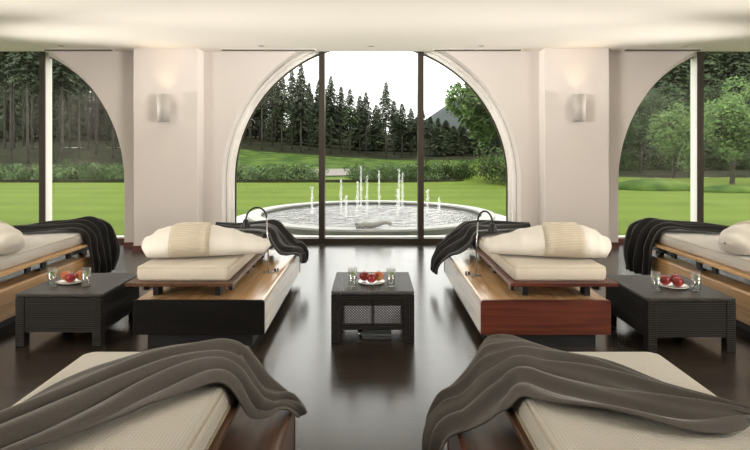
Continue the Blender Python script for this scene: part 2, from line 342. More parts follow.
# ------------------------------------------------------------------ loungers
def rounded_profile(x0, x1, z0, z1, r, n=5, bottom=False):
    pts = []
    def c(cx, cz, a0, a1):
        for i in range(n+1):
            a = a0+(a1-a0)*i/n; pts.append((cx+r*math.cos(a), cz+r*math.sin(a)))
    pts += [(x0, z0), (x1, z0)] if not bottom else []
    if bottom: c(x1-r, z0+r, -PI/2, 0)
    c(x1-r, z1-r, 0, PI/2); c(x0+r, z1-r, PI/2, PI)
    if bottom: c(x0+r, z0+r, PI, 1.5*PI)
    return pts
def lounger(label, flush_x, y0, s, end_mat, side_mat, top_mat, pad_mat, tray_mat, W=1.045, m=(.02,.765), t=(-.04,.81), yoff=0., bumpy=False):
    """s=+1: the ledge lies towards +x of the flush side"""
    root = empty('spa_lounger', (flush_x, y0, 0), label, 'lounger', 'spa loungers')
    L = 2.24
    bx = lambda x0, x1, *a: box(B(), s*x0, s*x1, *a)
    obj('plinth', bx(.10, W-.10, .05, L-.05, 0, .105), M['plinth'], root)
    # body: top deck and side panels wrap round as one shell
    bm = B(); pr = rounded_profile(0, W, .104, .375, .022, 5)
    prism_y(bm, [(s*x, z) for x, z in pr], .03, L-.03)
    body = obj('platform', bm, [top_mat, side_mat], root)
    for p in body.data.polygons:
        if abs(p.normal.x) > .5: p.material_index = 1
    for ya, yb in ((0, .03), (L-.03, L)):
        bm = B(); prism_y(bm, [(s*x, z) for x, z in rounded_profile(-.003, W+.003, .104, .379, .024, 5)], ya, yb)
        obj('end_panel', bm, end_mat, root, bevel=.003, seg=1)
    # tray with steel rails and brackets
    tr = obj('tray', bx(t[0], t[1], -.05, L-.06, .50, .528), tray_mat, root, bevel=.003, seg=1)
    for xx in (t[0]+.07, t[1]-.09):
        obj('rail', bx(xx, xx+.02, .10, L-.2, .435, .50), M['steel'], root)
        for yy in (.14, .75, 1.0, 1.45, 2.0):
            r = bx(xx-.012, xx+.04, yy, yy+.07, .425, .499); obj('bracket', r, M['black'], root)
    for yy in (.16, 1.10, 1.9):
        for xx in (t[0]+.14, t[1]-.20):
            b = bx(xx, xx+.045, yy, yy+.10, .376, .50); box(b, s*(xx-.02), s*(xx+.11), yy+.02, yy+.05, .45, .499)
            obj('support_leg', b, M['black'], root)
    obj('crossbar', bx(t[0]+.09, t[1]-.07, .99, 1.03, .44, .47), M['black'], root)
    # mattress: soft rounded slab with seam
    x0, x1 = m; ya, yb = .02+yoff, L-.09; bm = B()
    nx, ny = 28, 70; zt, zb = .652, .53
    def corner(p, q, a, b, r):   # squash to a rounded outline
        return p, q
    def pos(u, v):
        x = x0+(x1-x0)*u; y = ya+(yb-ya)*v
        ex = min(x-x0, x1-x); ey = min(y-ya, yb-y); e = min(ex, ey)
        return x, y, e
    prof = [(0.010, 0.0), (0.0, .018), (-.004, .06), (0.0, .098), (.010, .112), (.028, .121)]
    def ringpts(inset, z, r=.035, n=6):
        out = []
        for (cx, cy, a0) in ((x1-inset-r, ya+inset+r, -PI/2), (x1-inset-r, yb-inset-r, 0), (x0+inset+r, yb-inset-r, PI/2), (x0+inset+r, ya+inset+r, PI)):
            for i in range(n+1):
                a = a0+PI/2*i/n; out.append((s*(cx+r*math.cos(a)), cy+r*math.sin(a), zb+z))
        return out
    rings = [[bm.verts.new(p) for p in ringpts(i_, z)] for i_, z in prof]
    for a, b in zip(rings, rings[1:]):
        for k in range(len(a)): bm.faces.new([a[k], a[(k+1)%len(a)], b[(k+1)%len(a)], b[k]])
    bm.faces.new(rings[0]); bm.faces.new(rings[-1])
    ms = obj('mattress', bm, pad_mat, root, smooth=False)
    for p in ms.data.polygons: p.use_smooth = len(p.vertices) < 6
    for z in (.104,):
        pts = ringpts(.002, z); pts.append(pts[0])
        obj('piping', tube(B(), pts, .004, 6, False), M['seam'], ms, smooth=True)
    if bumpy:   # overlocked hem stitches along the lower edge
        bm = B(); pts = [Vector(p) for p in ringpts(-.002, .012)]; pts.append(pts[0])
        for a, b in zip(pts, pts[1:]):
            n = max(1, int((b-a).length/.016))
            for k in range(n):
                c = a.lerp(b, (k+.5)/n); box(bm, c.x-.004, c.x+.004, c.y-.004, c.y+.004, c.z-.008, c.z+.010)
        obj('hem_stitching', bm, M['seam'], ms)
    return root
def panel_groups(): pass
MX = 1.90
lounger('wide wooden spa lounger with near-black shaded end panel, left of the centre wicker table', -MX, 4.40, 1, M['end_shaded'], M['oak_sheen'], M['oak'], M['pad'], M['walnut'])  # tray wood darker than on the right, shade put into its colour
lounger('wide wooden spa lounger with dark red end panel, right of the centre wicker table', MX+.005, 4.40, -1, M['mahogany'], M['oak_sheen'], M['oak'], M['pad'], M['mahogany'], W=1.03)
lounger('oak sided spa lounger behind the left wicker table, at the left edge of the picture', -3.17, 4.36, -1, M['end_shaded'], M['oak'], M['oak'], M['pad_white'], M['oak'])
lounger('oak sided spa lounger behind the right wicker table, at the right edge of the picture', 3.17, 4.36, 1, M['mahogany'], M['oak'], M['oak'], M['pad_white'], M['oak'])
lounger('foreground spa lounger with waffle mattress under grey throw, bottom left corner', -1.40, .44, 1, M['walnut'], M['walnut'], M['walnut'], M['waffle'], M['walnut'], W=1.03, m=(.065,.82), t=(.0,.845), bumpy=True)
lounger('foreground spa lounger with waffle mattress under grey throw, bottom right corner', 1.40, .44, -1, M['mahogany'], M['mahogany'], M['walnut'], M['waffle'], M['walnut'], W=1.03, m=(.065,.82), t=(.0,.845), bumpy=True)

# bolsters (egg-shaped linen cushions with a knitted band)
def bolster(label, A, Bp, mirror, zb=.653):
    root = empty('bolster_cushion', (A[0], A[1], zb), label, 'cushion', 'egg-shaped bolster cushions')
    A = Vector((0,0,0)); Bv = Vector((Bp[0]-root.location.x, Bp[1]-root.location.y, 0)); ax = Bv; L = ax.length; d = ax.normalized(); pn = Vector((-d.y, d.x, 0))
    keys = [(0,.0,.0),(.02,.11,.10),(.06,.18,.165),(.13,.235,.225),(.22,.262,.262),(.36,.276,.272),(.52,.262,.258),(.68,.225,.232),(.82,.175,.195),(.92,.14,.165),(.97,.10,.125),(.99,.06,.08),(1.0,.0,.0)]   # t, height, half width
    lift = lambda t: .02*max(0, t-.6)**1
    def prof(t):
        for a, b in zip(keys, keys[1:]):
            if t <= b[0]:
                f = (t-a[0])/(b[0]-a[0]); f = f*f*(3-2*f) if (a[0] > .05 and b[0] < .95) else f
                return a[1]+(b[1]-a[1])*f, a[2]+(b[2]-a[2])*f
        return 0, 0
    def surf(t, a, off=0.):
        h, w = prof(t); cz = h*.46
        c = math.cos(a); s_ = math.sin(a)
        y = math.copysign(abs(c)**.9, c)*(w+off)
        z = cz + (s_*(h-cz+off) if s_ > 0 else s_*(cz+min(off,.002)))
        if z < .02: z = .004+max(0, z)*.8
        # dip of thin end resting low, whole end rounded
        z += .10*(1-min(1, t/.06))*(.9) if t < .06 else 0
        if t > .94: z += .06*(t-.94)/.06
        wr = .006*noise.noise(Vector((t*6, a*1.5, 3.)))
        return A + ax*t + pn*(y) + Vector((0,0,z+wr*(1 if s_ > 0 else 0)))
    ts = [0,.006,.015,.03,.045,.06]+[.06+.88*i/44 for i in range(1,45)]+[.955,.97,.982,.992,1.0]
    bm = B(); n = 40; rings = []
    for t in ts: rings.append([bm.verts.new(surf(t, 2*PI*k/n)) for k in range(n)])
    for a, b in zip(rings, rings[1:]):
        for k in range(n): bm.faces.new([a[k], a[(k+1)%n], b[(k+1)%n], b[k]])
    bmesh.ops.remove_doubles(bm, verts=bm.verts, dist=1e-4)
    obj('cushion_cover', bm, M['linen'], root, smooth=True)
    bm = B(); rings = []
    for i in range(15):
        t = .235+.30*i/14; e = .014 if 0 < i < 14 else .0
        rings.append([bm.verts.new(surf(t, 2*PI*k/n, e+(.006 if i in (1,2,12,13) else 0)+.003*math.sin(i*1.7+k*.3))) for k in range(n)])
    for a, b in zip(rings, rings[1:]):
        for k in range(n): bm.faces.new([a[k], a[(k+1)%n], b[(k+1)%n], b[k]])
    o = obj('knitted_band', bm, M['knit'], root, smooth=True); o['label'] = 'beige ribbed knitted band'
    return root
bolster('big white egg-shaped cushion with knitted band on the black-ended lounger', (-1.97,4.74), (-.90,4.95), False)
bolster('big white egg-shaped cushion with knitted band on the red-ended lounger', (2.06,4.74), (1.00,4.95), True)
bolster('white round-ended cushion just entering the picture at its left edge', (-3.12,4.86), (-4.18,5.05), False)
bolster('white round-ended cushion just entering the picture at its right edge', (3.12,4.86), (4.18,5.05), True)

# ------------------------------------------------------------------ throws
def throw(label, st, m, folds=5, amp=.03, solids=(), seed=0., thick=.010, nu=110, nv=72):
    """st: list of (near point, far point) stations; folds run lengthwise"""
    n = len(st)-1; flat = [tuple(a)+tuple(b) for a, b in st]
    P = []
    for i in range(nu+1):
        u = n*i/nu; q = cr(flat, u); a = Vector(q[:3]); b = Vector(q[3:])
        row = []
        for j in range(nv+1):
            v = j/nv; row.append(a.lerp(b, v))
        P.append(row)
    bm = B(); V = []
    for i in range(nu+1):
        row = []
        for j in range(nv+1):
            p = P[i][j]
            du = P[min(i+1,nu)][j]-P[max(i-1,0)][j]; dv = P[i][min(j+1,nv)]-P[i][max(j-1,0)]
            nn = du.cross(dv)
            nn = nn.normalized() if nn.length > 1e-9 else Vector((0,0,1))
            if nn.z < -.05 and abs(nn.z) > .1: nn = -nn
            if nn.z < 0.15:   # on hanging parts push away from the lounger
                nn = nn if nn.dot(Vector(throw.out)) > 0 else -nn
            u = i/nu; v = j/nv
            ph = .9*noise.noise(Vector((u*3.1, seed, v*1.2)))+.25*math.sin(u*5+seed)
            f = .5+.5*math.cos(2*PI*(folds*v+ph)); f = f**1.4
            f2 = .5+.5*math.cos(2*PI*(folds*2.3*v+1.7*ph+seed)); 
            wv = min(1, 4*v, 4*(1-v))*.8+.2
            h = amp*(.85*f+.22*f2)*wv*(1+.5*noise.noise(Vector((u*4, v*3, seed+9))))
            h += .018*noise.noise(Vector((u*7, v*4, seed)))+.012
            q = p+nn*max(h, .004)
            for (x0,x1,y0,y1,z1) in solids:
                if x0 < q.x < x1 and y0 < q.y < y1 and q.z < z1: q.z = z1
            row.append(bm.verts.new(q))
        V.append(row)
    for i in range(nu):
        for j in range(nv): bm.faces.new([V[i][j], V[i+1][j], V[i+1][j+1], V[i][j+1]])
    o = obj('throw_blanket', bm, m, smooth=True)
    so = o.modifiers.new('thick', 'SOLIDIFY'); so.thickness = thick; so.offset = 1
    sb = o.modifiers.new('sub', 'SUBSURF'); sb.levels = 0; sb.render_levels = 1
    return tag(o, label, 'blanket', 'throw blankets')
def solids_for(fx, y0, s, W, m, t):
    r = []
    for (a, b, ya, yb, z) in ((m[0], m[1], .0, 2.16, .658), (t[0], t[1], -.05, 2.19, .535), (0, W, 0, 2.245, .386)):
        xa, xb = sorted((fx+s*a, fx+s*b)); r.append((xa-.006, xb+.006, y0+ya-.005, y0+yb+.006, z))
    return r
# foreground left
SFL = solids_for(-1.40, .44, 1, 1.03, (.065,.82), (0,.845))
throw.out = (.6,.5,.4)
throw('soft grey-brown throw across the mattress in the bottom left corner', [
    ((-1.22,1.25,.66),(-1.33,1.45,.665)),
    ((-1.14,1.52,.665),(-1.30,1.74,.67)), ((-1.0,1.70,.665),(-1.25,1.93,.67)), ((-.88,1.86,.665),(-1.19,2.12,.67)),
    ((-.79,1.98,.665),(-1.10,2.30,.675)), ((-.69,2.09,.665),(-.97,2.46,.68)), ((-.605,2.15,.665),(-.78,2.57,.675)),
    ((-.565,2.19,.62),(-.66,2.59,.665)), ((-.55,2.26,.535),(-.58,2.61,.60)), ((-.52,2.34,.45),(-.52,2.64,.50)),
    ((-.46,2.42,.40),(-.46,2.65,.44)), ((-.40,2.49,.392),(-.405,2.63,.40)), ((-.375,2.53,.37),(-.375,2.61,.38)), ((-.365,2.56,.345),(-.365,2.60,.355))],
    M['wool_grey'], folds=3.5, amp=.044, solids=SFL, seed=1.3)
# foreground right
SFR = solids_for(1.40, .44, -1, 1.03, (.065,.82), (0,.845))
throw.out = (-.6,.3,.4)
throw('soft grey-brown throw across the mattress in the bottom right corner', [
    ((1.262,1.835,.665),(1.285,1.865,.665)), ((1.19,1.80,.665),(1.27,1.93,.67)), ((1.02,1.80,.665),(1.22,2.05,.67)), ((.84,1.90,.665),(1.12,2.19,.67)),
    ((.69,1.98,.665),(.98,2.36,.68)), ((.61,2.03,.665),(.83,2.50,.67)), ((.565,2.07,.655),(.72,2.58,.69)), ((.545,2.15,.58),(.635,2.62,.70)),
    ((.515,2.22,.51),(.56,2.66,.67)), ((.47,2.27,.45),(.50,2.67,.57)), ((.42,2.30,.415),(.42,2.67,.46)), ((.365,2.32,.40),(.35,2.64,.40)), ((.325,2.33,.36),(.30,2.58,.35)), ((.31,2.34,.27),(.285,2.54,.27)), ((.315,2.34,.16),(.295,2.52,.17))],
    M['wool_grey'], folds=4.2, amp=.05, solids=SFR, seed=4.1)
# middle left and right
SML = solids_for(-MX, 4.40, 1, 1.045, (.02,.765), (-.04,.81)); SMR = solids_for(MX+.005, 4.40, -1, 1.03, (.02,.765), (-.04,.81))
throw.out = (.8,.2,.3)
throw('charcoal throw on the foot of the black-ended lounger', [
    ((-1.75,6.20,.665),(-1.78,6.34,.665)), ((-1.62,6.10,.665),(-1.66,6.47,.67)), ((-1.40,5.98,.67),(-1.42,6.52,.68)), ((-1.22,5.86,.675),(-1.24,6.55,.69)), ((-1.12,5.80,.66),(-1.12,6.56,.69)),
    ((-1.07,5.80,.57),(-1.04,6.58,.61)), ((-1.0,5.86,.46),(-.96,6.62,.53)), ((-.92,5.95,.41),(-.90,6.66,.45)), ((-.85,6.08,.39),(-.84,6.70,.41)), ((-.835,6.22,.36),(-.83,6.70,.37)), ((-.83,6.34,.30),(-.82,6.68,.31)), ((-.825,6.45,.24),(-.815,6.64,.25))],
    M['wool_dark'], folds=3.4, amp=.05, solids=SML, seed=2.2)
throw.out = (-.8,.2,.3)
throw('charcoal throw on the foot of the red-ended lounger', [
    ((1.78,6.16,.665),(1.80,6.34,.665)), ((1.62,6.05,.665),(1.66,6.47,.67)), ((1.40,5.95,.67),(1.42,6.52,.68)), ((1.22,5.82,.675),(1.24,6.55,.69)), ((1.12,5.76,.66),(1.12,6.56,.69)),
    ((1.07,5.78,.58),(1.03,6.58,.63)), ((.99,5.84,.48),(.94,6.60,.56)), ((.93,5.92,.42),(.88,6.62,.48)), ((.87,6.0,.39),(.83,6.64,.41)), ((.82,6.10,.33),(.80,6.62,.34)), ((.79,6.2,.24),(.76,6.58,.25)), ((.77,6.3,.15),(.74,6.52,.16))],
    M['wool_dark'], folds=3.6, amp=.055, solids=SMR, seed=6.2)
for s, nm, sd in ((-1,'left',3.3), (1,'right',8.1)):
    throw.out = (-s*.8,-.3,.3)
    X = lambda v: s*v
    throw('charcoal throw falling off the foot of the oak lounger at the %s edge' % nm, [
        ((X(3.98),5.93,.665),(X(4.0),6.02,.665)), ((X(3.80),5.92,.665),(X(3.85),6.16,.67)), ((X(3.60),5.98,.67),(X(3.62),6.32,.68)), ((X(3.42),6.02,.675),(X(3.42),6.45,.70)), ((X(3.28),6.04,.68),(X(3.26),6.55,.72)),
        ((X(3.20),6.05,.65),(X(3.18),6.58,.70)), ((X(3.15),6.07,.57),(X(3.10),6.60,.64)), ((X(3.12),6.08,.46),(X(3.06),6.61,.52)), ((X(3.11),6.09,.36),(X(3.04),6.61,.38)), ((X(3.10),6.10,.26),(X(3.04),6.59,.26)), ((X(3.11),6.10,.17),(X(3.05),6.57,.16))],
        M['wool_dark'], folds=4.5, amp=.06, solids=solids_for(s*3.17, 4.36, s, 1.045, (.02,.765), (-.04,.81)), seed=sd)

# ------------------------------------------------------------------ reading lamps
def lamp(label, X, Y, s, top, reach):
    root = empty('reading_lamp', (X, Y, .376), label, 'lamp', 'gooseneck reading lamps')
    obj('base_plate', box(B(), -.055, .055, -.03, .03, 0, .008), M['steel'], root, bevel=.002, seg=1)
    obj('pole', tube(B(), [(0,0,.008),(s*.008,0,.30),(s*.02,0,top-.06)], .0065, 10), M['steel'], root, smooth=True)
    pts = []
    for i in range(17):
        a = PI*i/16*1.02
        pts.append((s*(.02+reach/2-reach/2*math.cos(a)), 0, top-.06+.10*math.sin(a)*(1.1)-.03*i/16))
    obj('gooseneck', tube(B(), pts, .009, 10), M['black'], root, smooth=True)
    bm = B(); e = pts[-1]
    lathe(bm, [(.012,.02),(.022,.015),(.030,-.01),(.048,-.055),(.050,-.062),(.046,-.062),(.02,-.02)], 24, c=e)
    obj('lamp_head', bm, M['black'], root, smooth=True)
    sw = obj('socket_plate', box(B(), -s*.03, -s*.09, .05, .11, 0, .006), M['steel'], root)
    b = B(); lathe(b, [(.012,0),(.012,.014),(.008,.02)], 12, c=(-s*.05,.08,.006)); lathe(b, [(.008,0),(.008,.02)], 12, c=(-s*.075,.095,.006))
    obj('switch_knob', b, M['black'], sw)
    return root
lamp('slim steel reading lamp with black gooseneck on the black-ended lounger', -1.0, 5.38, -1, .60, .20)
lamp('slim steel reading lamp with black gooseneck on the red-ended lounger', .99, 5.24, 1, .58, .14)

# ------------------------------------------------------------------ wicker tables
def table(label, X, Y, w=.68, d=.70, h=.424, lattice=False):
    root = empty('wicker_table', (X, Y, 0), label, 'side table', 'dark wicker side tables')
    hw = w/2; hd = d/2
    obj('table_top', box(B(), -hw, hw, -hd, hd, h-.03, h), M['rattan_top'], root, bevel=.008, seg=2)
    for sx in (-1, 1):
        for sy in (-1, 1):
            x0 = sx*hw; x1 = sx*(hw-.075); y0, y1 = sorted((sy*hd, sy*(hd-.075)))
            obj('leg', box(B(), x0, x1, y0, y1, 0, h-.031), M['rattan'], root, bevel=.006, seg=2)
    def apron(fr, y0, y1):
        # arched frieze between the legs: bottom rail plus corner curves
        bm = B()
        if fr:
            n = 10; a = hw-.076; zl = .105
            box(bm, -a, a, y0, y1, zl, zl+.045); box(bm, -a, a, y0, y1, h-.075, h-.031)
            for s in (-1, 1):
                pts = [(s*a, zl+.045), (s*a, h-.075), (s*(a-.10), h-.075)]
                for k in range(n+1):
                    t = PI/2*k/n; pts.append((s*(a-.10+.075*math.sin(t)), h-.075-.09*(1-math.cos(t))))
                pts.append((s*(a-.025), zl+.045)); prism_y(bm, pts, y0, y1)
            box(bm, -.012, .012, y0, y1, zl+.045, h-.075)
        else:
            a = hw-.076; box(bm, -a, a, y0, y1, .115, h-.031)
        return bm
    for sy in (-1, 1):
        y0, y1 = sorted((sy*(hd-.006), sy*(hd-.03)))
        ap = obj('apron', apron(lattice and sy < 0, y0, y1), M['rattan'], root)
        if lattice and sy < 0:
            bm = B(); a = hw-.095; yy = (y0+y1)/2; zl, zh = .15, h-.075
            n = 22
            for k in range(-n, n*3):
                for dr in (1, -1):
                    # diagonal canes clipped to the opening
                    x = -a+k*(2*a)/n; z = zl; x2 = x+dr*(zh-zl); z2 = zh
                    xa, za, xb, zb_ = x, z, x2, z2
                    if max(xa, xb) < -a or min(xa, xb) > a: continue
                    def clip(xp, zp, xq, zq):
                        t = ((a if xp > a else -a)-xp)/(xq-xp); return xp+(xq-xp)*t, zp+(zq-zp)*t
                    if abs(xa) > a: xa, za = clip(xa, za, xb, zb_)
                    if abs(xb) > a: xb, zb_ = clip(xb, zb_, xa, za)
                    tube(bm, [(xa, yy+dr*.003, za), (xb, yy+dr*.003, zb_)], .0058, 4)
            obj('cane_lattice', bm, M['cane'], ap)
    for sx in (-1, 1):
        bm = B(); x0 = sx*(hw-.006); x1 = sx*(hw-.03)
        box(bm, x0, x1, -hd+.076, hd-.076, .105, h-.031)
        for k in range(15):   # raised horizontal canes
            z = .118+k*.0195
            tube(bm, [(sx*(hw-.005), -hd+.05, z), (sx*(hw-.005), hd-.05, z)], .0075, 6)
        obj('woven_side', bm, M['rattan'], root, smooth=False)
    return root
table('dark wicker table with cane lattice front, centred in front of the big window', .012, 4.86, .68, .70, lattice=True)
table('dark wicker table at left, between the oak lounger and the black-ended lounger', -2.51, 4.80, .69, .74)
table('dark wicker table at right, between the red-ended lounger and the oak lounger', 2.50, 4.70, .69, .78)

def tumbler(label, x, y, z=.4245, ice=0):
    root = empty('water_tumbler', (x, y, z), label, 'glass', 'tumblers of water')
    obj('glass_body', lathe(B(), [(.0001,0),(.031,0),(.034,.004),(.037,.155),(.0355,.155),(.032,.012),(.0001,.012)], 28), M['tumbler'], root, smooth=True)
    obj('water', lathe(B(), [(.0001,.013),(.0315,.013),(.0345,.10),(.0001,.10)], 28), M['water_still'], root, smooth=True)
    bm = B(); r = .024   # half-moon lime slice leaning in the glass
    pts = [(r*math.cos(PI*k/10), r*math.sin(PI*k/10)) for k in range(11)]
    a = [bm.verts.new((p[0], -.004, p[1])) for p in pts]; b = [bm.verts.new((p[0], .004, p[1])) for p in pts]
    bm.faces.new(a); bm.faces.new(b[::-1])
    for k in range(11): bm.faces.new([a[k], a[(k+1)%11], b[(k+1)%11], b[k]])
    o = obj('lime_slice', bm, M['lime'], root, loc=(0,-.012,.105)); o.rotation_euler = (.2,.5+ice,0)
    return root
def fruit(name, label, x, y, z, r, m):
    root = empty(name, (x, y, z), label, 'fruit', 'fruit on the white plates')
    pr = []
    for k in range(17):
        a = -PI/2+PI*k/16; rr = r*math.cos(a)*(1+.05*math.sin(a)); zz = r*.95*math.sin(a)-(.16*r*math.exp(-(rr/(.3*r))**2) if a > .8 else 0)+(.06*r*math.exp(-(rr/(.25*r))**2) if a < -.8 else 0)
        pr.append((max(rr,.0002), zz+r*.95))
    obj('flesh', lathe(B(), pr, 24), m, root, smooth=True)
    obj('stem', tube(B(), [(0,0,r*1.72),(.002,.001,r*1.95),(.006,.002,r*2.1)], .0018, 5), M['stem'], root)
    return root
def plate(label, x, y):
    root = empty('fruit_plate', (x, y, .4245), label, 'plate', 'white fruit plates')
    obj('dish', lathe(B(), [(.0001,0),(.075,0),(.08,.003),(.113,.012),(.1145,.014),(.111,.014),(.078,.008),(.0001,.007)], 40), M['plate'], root, smooth=True)
    obj('rim_band', lathe(B(), [(.1130,.0128),(.1165,.0142),(.1165,.0160),(.1130,.0160),(.1130,.0128)], 40, cap=False), M['plate'], root, smooth=True)
for tx, ty, gl, gr_, pl, nm in ((0.0, 4.66, -.158, .165, 0, 'centre'), (-2.55, 4.67, -.145, .14, -.045, 'left'), (2.49, 4.52, -.165, .165, .05, 'right')):
    tumbler('tall glass of water with lime, left of the fruit on the %s wicker table' % nm, tx+gl, ty)
    tumbler('tall glass of water with lime, right of the fruit on the %s wicker table' % nm, tx+gr_, ty, ice=.6)
    py = ty+.13
    tx += pl; plate('round white plate under the fruit on the %s wicker table' % nm, tx, py)
    z = .4345
    reds = {'centre': ('apple_red','apple_red','peach'), 'left': ('peach','apple_red','peach'), 'right': ('apple_red','apple_red','apple_red')}[nm]
    kinds = lambda q: ('red_apple','red apple') if q == 'apple_red' else ('peach','orange-red peach')
    spots = {'centre': (((-.060,.022),'leftmost'), ((.002,-.052),'frontmost'), ((.062,.022),'rightmost')),
             'left': (((-.064,.022),'leftmost'), ((.012,-.050),'frontmost'), ((.060,.034),'rightmost')),
             'right': (((-.062,.012),'leftmost'), ((.012,-.048),'frontmost'), ((.046,.056),'rearmost'))}[nm]
    for q, ((dx, dy), w_) in zip(reds, spots):
        kn, kl = kinds(q)
        fruit(kn, '%s, the %s fruit on the plate of the %s wicker table' % (kl, w_, nm), tx+dx, py+dy, z+.001, .044, M[q])
# floor box under the centre table
r = empty('floor_box', (.045, 4.70, 0), 'small grey metal floor box with raised lid under the centre wicker table', 'floor box')
obj('box_body', box(B(), -.12, .125, -.10, .10, 0, .028), M['dgrey'], r, bevel=.004, seg=1)
b = box(B(), -.12, .125, -.095, .11, .030, .040); obj('lid', b, M['greenmetal'], r, bevel=.003, seg=1)
obj('cable_grip', tube(B(), [(-.13,-.06,.01),(-.15,-.05,.04),(-.15,0,.055),(-.13,.05,.04),(-.13,.07,.01)], .012, 8), M['steel'], r, smooth=True)

# ------------------------------------------------------------------ outside
def hgt(x, y):
    z = 0.
    # bank rising behind the hedges, higher on the left; soft mound on the right
    lf = max(0, min(1, (-x+4)/22)); lf = lf*lf*(3-2*lf)
    if y > 30:
        k = min(1, (y-30)/22); k = k*k*(3-2*k); z += k*(.25+1.2*lf)
    if y > 50: z += (y-50)*.065
    z += 1.1*math.exp(-((x-7.2)/3.2)**2-((y-31)/4.)**2)
    if y > 26: z += .05*noise.noise(Vector((x*.3, y*.3, 0)))
    return z
def terrain(name, x0, x1, y0, y1, st, m, off=0., label=None):
    bm = B(); nx = int((x1-x0)/st); ny = int((y1-y0)/st); g = []
    for j in range(ny+1):
        g.append([bm.verts.new((x0+(x1-x0)*i/nx, y0+(y1-y0)*j/ny, hgt(x0+(x1-x0)*i/nx, y0+(y1-y0)*j/ny)+off)) for i in range(nx+1)])
    for j in range(ny):
        for i in range(nx): bm.faces.new([g[j][i], g[j][i+1], g[j+1][i+1], g[j+1][i]])
    return struct(obj(name, bm, m, smooth=True))
terrain('lawn', -50, 50, YG+.17, 29.2, 1.0, M['grass'], -.02)
terrain('grass_bank', -15, 13, 29.2, 52, .8, M['bank'], -.02)
terrain('forest_ground', -75, 75, 52, 110, 2., M['forestfloor'], -.02)
terrain('forest_ground_left', -60, -15, 29.2, 52, .95, M['forestfloor'], -.02)
terrain('forest_ground_right', 13, 60, 29.2, 52, .95, M['forestfloor'], -.02)
# gravel path curving behind the hedge
bm = B(); pv = []
for i in range(60):
    x = -10+i*.4; yc = 33+1.5*math.sin(x*.15); pv.append([bm.verts.new((x, yc+d, hgt(x, yc+d)+.03)) for d in ((-1.8,-.5,1.,4.5) if -5.5 < x < -.5 else (-.5,-.2,.2,.5))])
for a, b in zip(pv, pv[1:]):
    for k in range(3): bm.faces.new([a[k], b[k], b[k+1], a[k+1]])
struct(obj('gravel_path', bm, M['path'], smooth=True))
# paving and fountain
FC = (0.0, 12.22)
bm = B(); lathe(bm, [(2.2,-.05),(3.05,-.05),(3.05,.03),(2.2,.03)], 96, c=(*FC,0))
box(bm, -2.3, 2.3, YG+.17, 10.6, -.05, .028)
struct(obj('paving', bm, M['paving']))
f = empty('fountain_basin', (*FC, .03), 'large round stone fountain basin on the lawn beyond the middle window', 'fountain')
obj('rim', lathe(B(), [(2.40,.10),(2.40,.135),(2.68,.135),(2.68,.10),(2.40,.10)], 128, cap=False), M['stone'], f, bevel=0)
obj('basin_wall', lathe(B(), [(2.43,-.02),(2.43,.10),(2.64,.10),(2.64,-.0)], 128, cap=False), M['stone_side'], f)
obj('water_surface', lathe(B(), [(.001,.055),(2.43,.055)], 128, cap=False), M['water'], f)
# curled pale stone form on the front rim
r = empty('stone_sculpture', (.0, 9.72, .165), 'white curled stone form lying on the front rim of the fountain', 'sculpture')
pts = []; rs = []
for i in range(28):
    t = i/27; pts.append((-.27+.62*t, .05*math.sin(t*5), .035+.10*math.sin(t*2.7)*t+.02*math.sin(t*9))); rs.append(.035+.028*math.sin(PI*min(1,t*1.15))*(1-.5*t))
obj('stone_arm', tube(B(), pts, rs, 14), M['stone'], r, smooth=True)
pts = [(-.28+.05*math.cos(a/10*5)+.012*a, .03*math.sin(a), .03+.05*math.sin(a/10*PI)) for a in range(11)]
obj('stone_curl', tube(B(), pts, .03, 12), M['stone'], r, smooth=True)
# water jets: (pixel column offset in metres, distance, height)
jets = [(312,187,.0),(320,190,-.3),(341,178,.6),(346,195,-.6),(357.5,181,-.4),(367,175,-.5),(361,166,1.3),(379,170,1.2),(397.5,188,-.3),(399,168,.8),(402.5,172,.9),(427.5,189,.2),(439,197,.3)]
rj = random.Random(3)
for k, (px, ty, dy) in enumerate(jets):
    d = 12.4+dy; x = (px-371.3)/553*d; top = 1.6-(ty-147)/553*d; h = top-.085
    bm = B(); n = 26; prof = []
    for i in range(n+1):
        t = i/n; prof.append(((.010+.016*math.sin(PI*min(1, t*1.05))*(.6+.8*rj.random())+.012*max(0, t-.75))*(1 if t < .97 else .4), t*h))
    lathe(bm, prof, 7, cap=True)
    for q in range(46):   # falling drops around the stem
        t = rj.random(); a = rj.random()*2*PI; rr = .012+.035*rj.random(); s_ = .004+.006*rj.random(); z = t*h*.97
        box(bm, rr*math.cos(a)-s_, rr*math.cos(a)+s_, rr*math.sin(a)-s_, rr*math.sin(a)+s_, z, z+s_*4)
    o = obj('water_jet', bm, M['spray'], loc=(x, d, .085), smooth=True)
    tag(o, 'thin white jet of water rising from the fountain basin', 'water jet', 'fountain jets')

